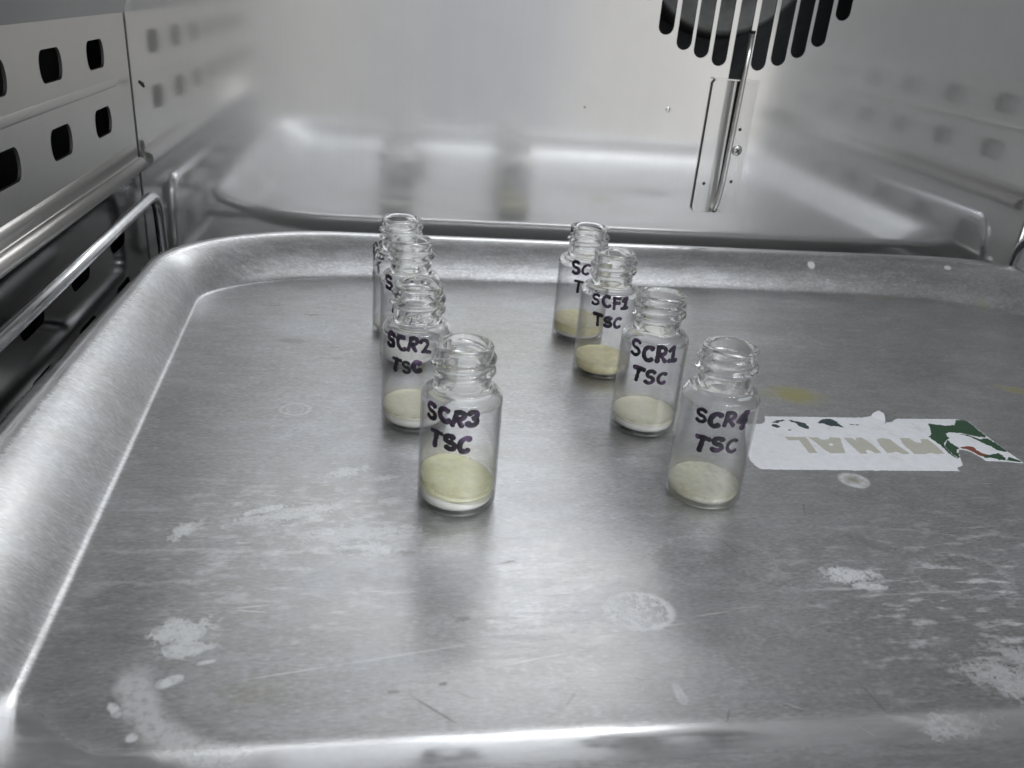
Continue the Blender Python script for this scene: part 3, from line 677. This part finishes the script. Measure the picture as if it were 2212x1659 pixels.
obj('torn_flap', bm, M_PAPER, st, smooth=False)
obj('letter_hole', flat([POLY['AH']], .1, .21, .2, .5), M_PAPER, st, smooth=False)

# ================================================================== VIALS
RB_, RN, RI = 14.0, 9.7, 7.2
def vial_bm(rot=0.0):
    bm = bmesh.new(); seg = 112
    out = [(0, .55), (7, .5), (10.6, .35), (11.6, .05), (12.2, 0)]
    for k in range(1, 7): a = math.pi / 2 * k / 6; out.append((12.2 + 1.8 * math.sin(a), 1.8 - 1.8 * math.cos(a)))
    out += [(14, 4.0), (14, 8), (14, 16), (14, 24), (14, 32), (14, 40.6)]
    for k in range(1, 9): a = math.pi / 2 * k / 8; out.append((14 - 3.6 * (1 - math.cos(a)), 40.6 + 3.9 * math.sin(a)))
    out += [(10.1, 44.75), (9.8, 45.3)]
    z = 45.8
    while z < 58.6: out.append((RN, z)); z += .3
    for k in range(0, 7): a = math.pi / 2 * k / 6; out.append((RN - .1 + .35 * math.sin(math.pi * k / 6) - 0.9 * (1 - math.cos(a)), 58.8 + 1.5 * math.sin(a)))
    out += [(8.3, 60.4), (7.7, 60.1), (7.3, 59.5), (RI, 58.6)]
    out += [(RI, 54), (RI, 47.2), (7.5, 45.6), (8.6, 44.2), (10.4, 43.1), (11.9, 42.0), (13.1, 40.7), (13.4, 39.2), (13.4, 32), (13.4, 24), (13.4, 16), (13.4, 8), (13.4, 4.0), (13.1, 2.6), (12.3, 1.7), (9, 1.4), (5, 1.5), (0, 1.6)]
    prev = None; first = True
    for i, (r, z) in enumerate(out):
        if r == 0: ring_ = [bm.verts.new((0, 0, z * mm))]
        else:
            ring_ = []
            outer = i < len(out) - 24
            for k in range(seg):
                th = 2 * math.pi * k / seg; rr = r
                if outer and 45.5 < z < 58.7 and r > 9:
                    ph = ((th + rot) / (2 * math.pi)) % 1.0
                    for turn in (-1, 0, 1, 2):
                        zc_ = 49.6 + 4.1 * (ph + turn)
                        u = ph + turn
                        fade = max(0, min(1, (u + .1) / .15)) * max(0, min(1, (1.78 - u) / .15))
                        d = abs(z - zc_)
                        if d < 1.5: rr = max(rr, r + 1.35 * fade * (math.cos(math.pi * d / 3.0)) ** .8)
                ring_.append(bm.verts.new((rr * mm * math.cos(th), rr * mm * math.sin(th), z * mm)))
        if prev:
            for k in range(seg):
                k2 = (k + 1) % seg
                if len(prev) == 1: bm.faces.new((prev[0], ring_[k2], ring_[k]))
                elif len(ring_) == 1: bm.faces.new((prev[k], prev[k2], ring_[0]))
                else: bm.faces.new((prev[k], prev[k2], ring_[k2], ring_[k]))
        prev = ring_
    bmesh.ops.recalc_face_normals(bm, faces=bm.faces)
    return bm

def fill_bm(z0, z1, tilt=0.0, az=0.0, dome=0.0, r=13.33, lump=0.25, seed=0):
    """plug of residue between z0 and z1 whose upper face tilts and domes"""
    bm = bmesh.new(); seg = 72
    def top(x, y): 
        rr = math.hypot(x, y) / r
        return z1 + tilt * (x * math.cos(az) + y * math.sin(az)) / r + dome * (1 - rr * rr) + .45 * max(0, (rr - .86) / .14) ** 2 + lump * (noise.noise(Vector((x * .22 + seed, y * .22, seed))) + .7 * noise.noise(Vector((x * .6 + seed, y * .6, seed))))
    rings = []; prev = None
    lst = [(0, 'b'), (8, 'b'), (11.4 if z0 < 3 else r, 'b'), (r if z0 > 3 else 12.7, 'm'), (r, 't'), (r * .98, 't'), (r * .94, 't'), (r * .86, 't'), (r * .7, 't'), (r * .5, 't'), (r * .28, 't'), (0, 't')]
    for rr, kind in lst:
        pts = []
        for k in range(seg if rr else 1):
            th = 2 * math.pi * k / seg; x, y = rr * math.cos(th), rr * math.sin(th)
            z = {'b': z0, 'm': z0 + .9 if z0 < 3 else z0 + .05, 't': 0}[kind]
            if kind == 't': z = max(top(x, y), z0 + .6)
            pts.append(bm.verts.new((x * mm, y * mm, z * mm)))
        if prev:
            for k in range(seg):
                k2 = (k + 1) % seg
                if len(prev) == 1: bm.faces.new((prev[0], pts[k2], pts[k]))
                elif len(pts) == 1: bm.faces.new((prev[k], prev[k2], pts[0]))
                else: bm.faces.new((prev[k], prev[k2], pts[k2], pts[k]))
        prev = pts
    bmesh.ops.recalc_face_normals(bm, faces=bm.faces)
    return bm

def arc(cx_, cy_, rx_, ry_, a0, a1, n=14):
    return [(cx_ + rx_ * math.cos(math.radians(a0 + (a1 - a0) * k / n)), cy_ + ry_ * math.sin(math.radians(a0 + (a1 - a0) * k / n))) for k in range(n + 1)]
GLY = {  # strokes in a box 0..1 high, width given
    'S': (.68, [arc(.36, .74, .28, .24, 40, 270, 14)[0:] + arc(.34, .26, .30, .25, 90, -140, 14)[1:]]),
    'C': (.66, [arc(.40, .48, .34, .46, 58, 310, 18)]),
    'R': (.66, [[(.08, .0), (.10, .5), (.12, .98)], [(.10, .95), (.34, 1.0)] + arc(.34, .74, .26, .25, 80, -90, 10) + [(.12, .48)], [(.26, .48), (.46, .22), (.62, .02)]]),
    'T': (.74, [[(.0, .94), (.36, .97), (.74, .92)], [(.38, .96), (.36, .5), (.34, .0)]]),
    'F': (.58, [[(.08, .0), (.10, .5), (.12, .98)], [(.08, .97), (.58, .95)], [(.10, .52), (.48, .52)]]),
    '1': (.46, [[(.0, .74), (.18, .92), (.28, 1.0), (.27, .5), (.25, .04)], [(.0, .02), (.26, .03), (.5, .05)]]),
    '7': (.40, [[(.02, .74), (.2, .9), (.3, 1.0), (.29, .5), (.27, .0)]]),
    '2': (.60, [arc(.28, .72, .26, .27, 165, -25, 12) + [(.36, .36), (.08, .04), (.34, .08), (.62, .02)]]),
    '3': (.58, [arc(.26, .75, .25, .24, 150, -85, 12) + arc(.26, .26, .30, .26, 80, -150, 14)]),
    '4': (.58, [[(.36, 1.0), (.14, .66), (.02, .44), (.30, .43), (.56, .46)], [(.50, 1.0), (.47, .5), (.44, .0)]]),
}
def writing_bm(lines, seed, wgt=1.0):
    """marker strokes wrapped on the vial wall; lines: (text, z centre mm, azimuth deg centre, letter height mm, slope)"""
    rnd = random.Random(seed); bm = bmesh.new(); Rr = RB_ + .03; nst = 0
    for text, zc_, az, hgt, slope in lines:
        gap = .24; widths = [GLY[c][0] for c in text]; total = sum(widths) + gap * (len(text) - 1)
        u0 = -total / 2 * hgt
        for c, w in zip(text, widths):
            jz = rnd.uniform(-.6, .6); sc = rnd.uniform(.84, 1.1); sh = rnd.uniform(-.12, .2)
            for strk in GLY[c][1]:
                nst += 1; lift = .006 * (nst % 9)
                P = []
                for x, y in strk:
                    u = u0 + (x + sh * (y - .5)) * hgt; v = zc_ + jz + (y - .5) * hgt * sc + slope * u
                    P.append((u, v))
                P = [(q.x, q.y) for q in subdivide([Vector((a, b, 0)) for a, b in P], .22)]
                hw0 = .82 * wgt * rnd.uniform(.78, 1.25)
                n = len(P); L = []; Rt = []
                pts3 = lambda u, v, o: ((Rr + o) * mm * math.cos(math.radians(az - 90) + u / RB_), (Rr + o) * mm * math.sin(math.radians(az - 90) + u / RB_), v * mm)
                # ribbon with round ends, 0.08 mm thick, blobbed at the stroke ends
                prof = []
                a0 = Vector(P[1]) - Vector(P[0]); a1 = Vector(P[-1]) - Vector(P[-2])
                ext = [Vector(P[0]) - a0.normalized() * hw0 * s for s in (1.0, .85, .5)] + [Vector(q) for q in P] + [Vector(P[-1]) + a1.normalized() * hw0 * s for s in (.5, .85, 1.0)]
                wid = [.12, .55, .87] + [1.0] * n + [.87, .55, .12]
                m_ = len(ext); rows = []
                for i, q in enumerate(ext):
                    tdir = (ext[min(i + 2, m_ - 1)] - ext[max(i - 2, 0)]).normalized(); nrm = Vector((-tdir.y, tdir.x))
                    hw = hw0 * wid[i] * (1 + .28 * noise.noise(Vector((q.x * .9 + seed, q.y * .9, nst))) + .30 * math.exp(-min(i, m_ - 1 - i) / 5))
                    rows.append([bm.verts.new(pts3(q.x + nrm.x * hw * s, q.y + nrm.y * hw * s, o)) for s, o in ((-1, 0), (-.8, .06 + lift), (0, .08 + lift), (.8, .06 + lift), (1, 0))])
                for A, B in zip(rows, rows[1:]):
                    for k in range(4): bm.faces.new((A[k], A[k + 1], B[k + 1], B[k]))
            u0 += (w + gap) * hgt
    bmesh.ops.recalc_face_normals(bm, faces=bm.faces)
    return bm

proto_bm = vial_bm(0.0); proto_me = bpy.data.meshes.new('glass_body'); proto_bm.to_mesh(proto_me); proto_bm.free(); proto_me.materials.append(M_GLASS); proto_me.materials.append(M_THIN); proto_me.materials.append(M_BASE)
for p in proto_me.polygons:
    p.use_smooth = True
    zs = [proto_me.vertices[i].co.z / mm for i in p.vertices]; rs = [math.hypot(*proto_me.vertices[i].co.xy) / mm for i in p.vertices]
    if max(zs) < 40.8: p.material_index = 1 if min(zs) > 1.7 else 2
G = 'open glass vials on the tray'
VIALS = [  # x, y, spin, scale, lines, fills, label
    (26.7, 254.2, 200, [('SCR3', 39.6, 0, 6.2, -.06), ('TSC', 30.0, 0, 6.0, -.06)], 'SCR3', 'open glass vial marked SCR3 holding thick pale yellow residue, nearest of left row'),
    (120.8, 257.3, 20, [('SCR4', 38.0, 0, 6.2, .02), ('TSC', 27.6, 0, 6.4, .04)], 'SCR4', 'open glass vial marked SCR4 with a thin clear yellow film, beside the sticker'),
    (13.4, 314.9, 300, [('SCR2', 39.4, 0, 6.4, -.05), ('TSC', 30.2, 0, 5.4, -.05)], 'SCR2', 'open glass vial marked SCR2 with white residue, just behind the SCR3 vial'),
    (112.4, 312.2, 90, [('SCR1', 39.2, 0, 6.8, -.03), ('TSC', 29.0, 0, 6.0, -.02)], 'SCR1', 'open glass vial marked SCR1 with cream residue, just behind the SCR4 vial'),
    (107.2, 370.1, 140, [('SCF1', 40.2, 0, 6.4, -.02), ('TSC', 30.6, 0, 5.6, -.04)], 'SCF1', 'open glass vial marked SCF1 with ochre residue, just behind the SCR1 vial'),
    (104.9, 416.2, 250, [('SCF2', 41.6, 0, 6.6, -.02), ('TSC', 31.5, 0, 6.2, -.04)], 'SCF2', 'open glass vial at the far end of right row, writing half hidden by SCF1 vial'),
    (12.1, 378.2, 70, [('SCF3', 42.0, 0, 7.0, -.02), ('TSC', 31.0, 0, 5.6, -.04)], 'SCF3', 'open glass vial showing one black letter S, between SCR2 vial and the rearmost left vial'),
    (8.0, 416.6, 160, [('SCF4', 42.0, 0, 6.4, -.02), ('TSC', 31.0, 0, 5.6, -.04)], 'SCF4', 'rearmost open glass vial of the left row, nearest the back rim, mostly hidden'),
]
OFF = {'SCR3': -14, 'SCR4': 8, 'SCR2': -17, 'SCR1': 1, 'SCF1': 2, 'SCF2': 12, 'SCF3': -12, 'SCF4': -106}
for i, (x, y, spin, lines, key, label) in enumerate(VIALS):
    v = thing('glass_vial', label, 'vial', (x * mm, y * mm, .0002), G)
    b = bpy.data.objects.new('glass_body', proto_me); COL.objects.link(b); b.parent = v; b.rotation_euler = (0, 0, math.radians(spin))
    view = math.degrees(math.atan2(-y, -x)) + 90     # azimuth (0 = facing -y) that looks at the camera
    L = [(t, z, view + OFF[key] + d, h * (.84 if key == 'SCR2' else .9), s) for j, (t, z, d, h, s) in enumerate(lines)]
    def part(name, bm, mat):
        o = obj(name, bm, mat); o.parent = v; return o
    part('handwriting', writing_bm(L, i + 3, 1.0 if key[2] == 'R' else .92), M_INK)
    def film(z0, z1, az0, k):
        """thin smear dried on the inside of the wall above the residue"""
        bm = bmesh.new(); rows = []
        for q in range(13):
            z = z0 + (z1 - z0) * q / 12
            rows.append([bm.verts.new((13.3 * mm * math.cos(2 * math.pi * s / 64), 13.3 * mm * math.sin(2 * math.pi * s / 64), z * mm)) for s in range(64)])
        for A, B in zip(rows, rows[1:]):
            for s in range(64): bm.faces.new((A[s], B[s], B[(s + 1) % 64], A[(s + 1) % 64]))
        part('residue_film', bm, film_material(z0, z1, k))
    if key == 'SCR3':
        part('sediment', fill_bm(1.75, 6.2, 2.4, math.radians(150), .0, seed=1), M_WHITE); part('residue', fill_bm(6.5, 8.4, 2.6, math.radians(150), .7, r=13.3, seed=1), M_YEL); film(8.5, 17, 0, .6)
    elif key == 'SCR4':
        part('residue', fill_bm(1.75, 4.8, .3, 1.0, -.3, lump=.05, seed=2), M_LIQ); film(4.6, 9, 0, .3)
    elif key == 'SCR2':
        part('sediment', fill_bm(1.75, 5.6, .7, 2.6, .2, seed=3), M_WHITE); part('residue', fill_bm(5.7, 6.8, .7, 2.6, .3, r=13.3, seed=3), M_CREAM); film(6.8, 11, 0, .4)
    elif key == 'SCR1':
        part('sediment', fill_bm(1.75, 5.2, .3, 1.2, .2, seed=4), M_WHITE); part('residue', fill_bm(5.3, 6.3, .3, 1.2, .4, r=13.3, seed=4), M_CREAM); film(6.4, 10, 0, .35)
    elif key == 'SCF1':
        part('residue', fill_bm(1.75, 6.6, .5, 2.0, .9, seed=5), M_OCH); film(6.6, 11, 0, .3)
    elif key == 'SCF2':
        part('sediment', fill_bm(1.75, 4.0, .4, 2.0, .1, seed=6), M_WHITE); part('residue', fill_bm(4.1, 8.4, .5, 2.0, .6, r=13.3, seed=6), M_OCH); film(8.3, 13, 0, .35)
    else:
        part('residue', fill_bm(1.75, 4.6, .3, 2.0, .2, seed=7 + i), M_WHITE)
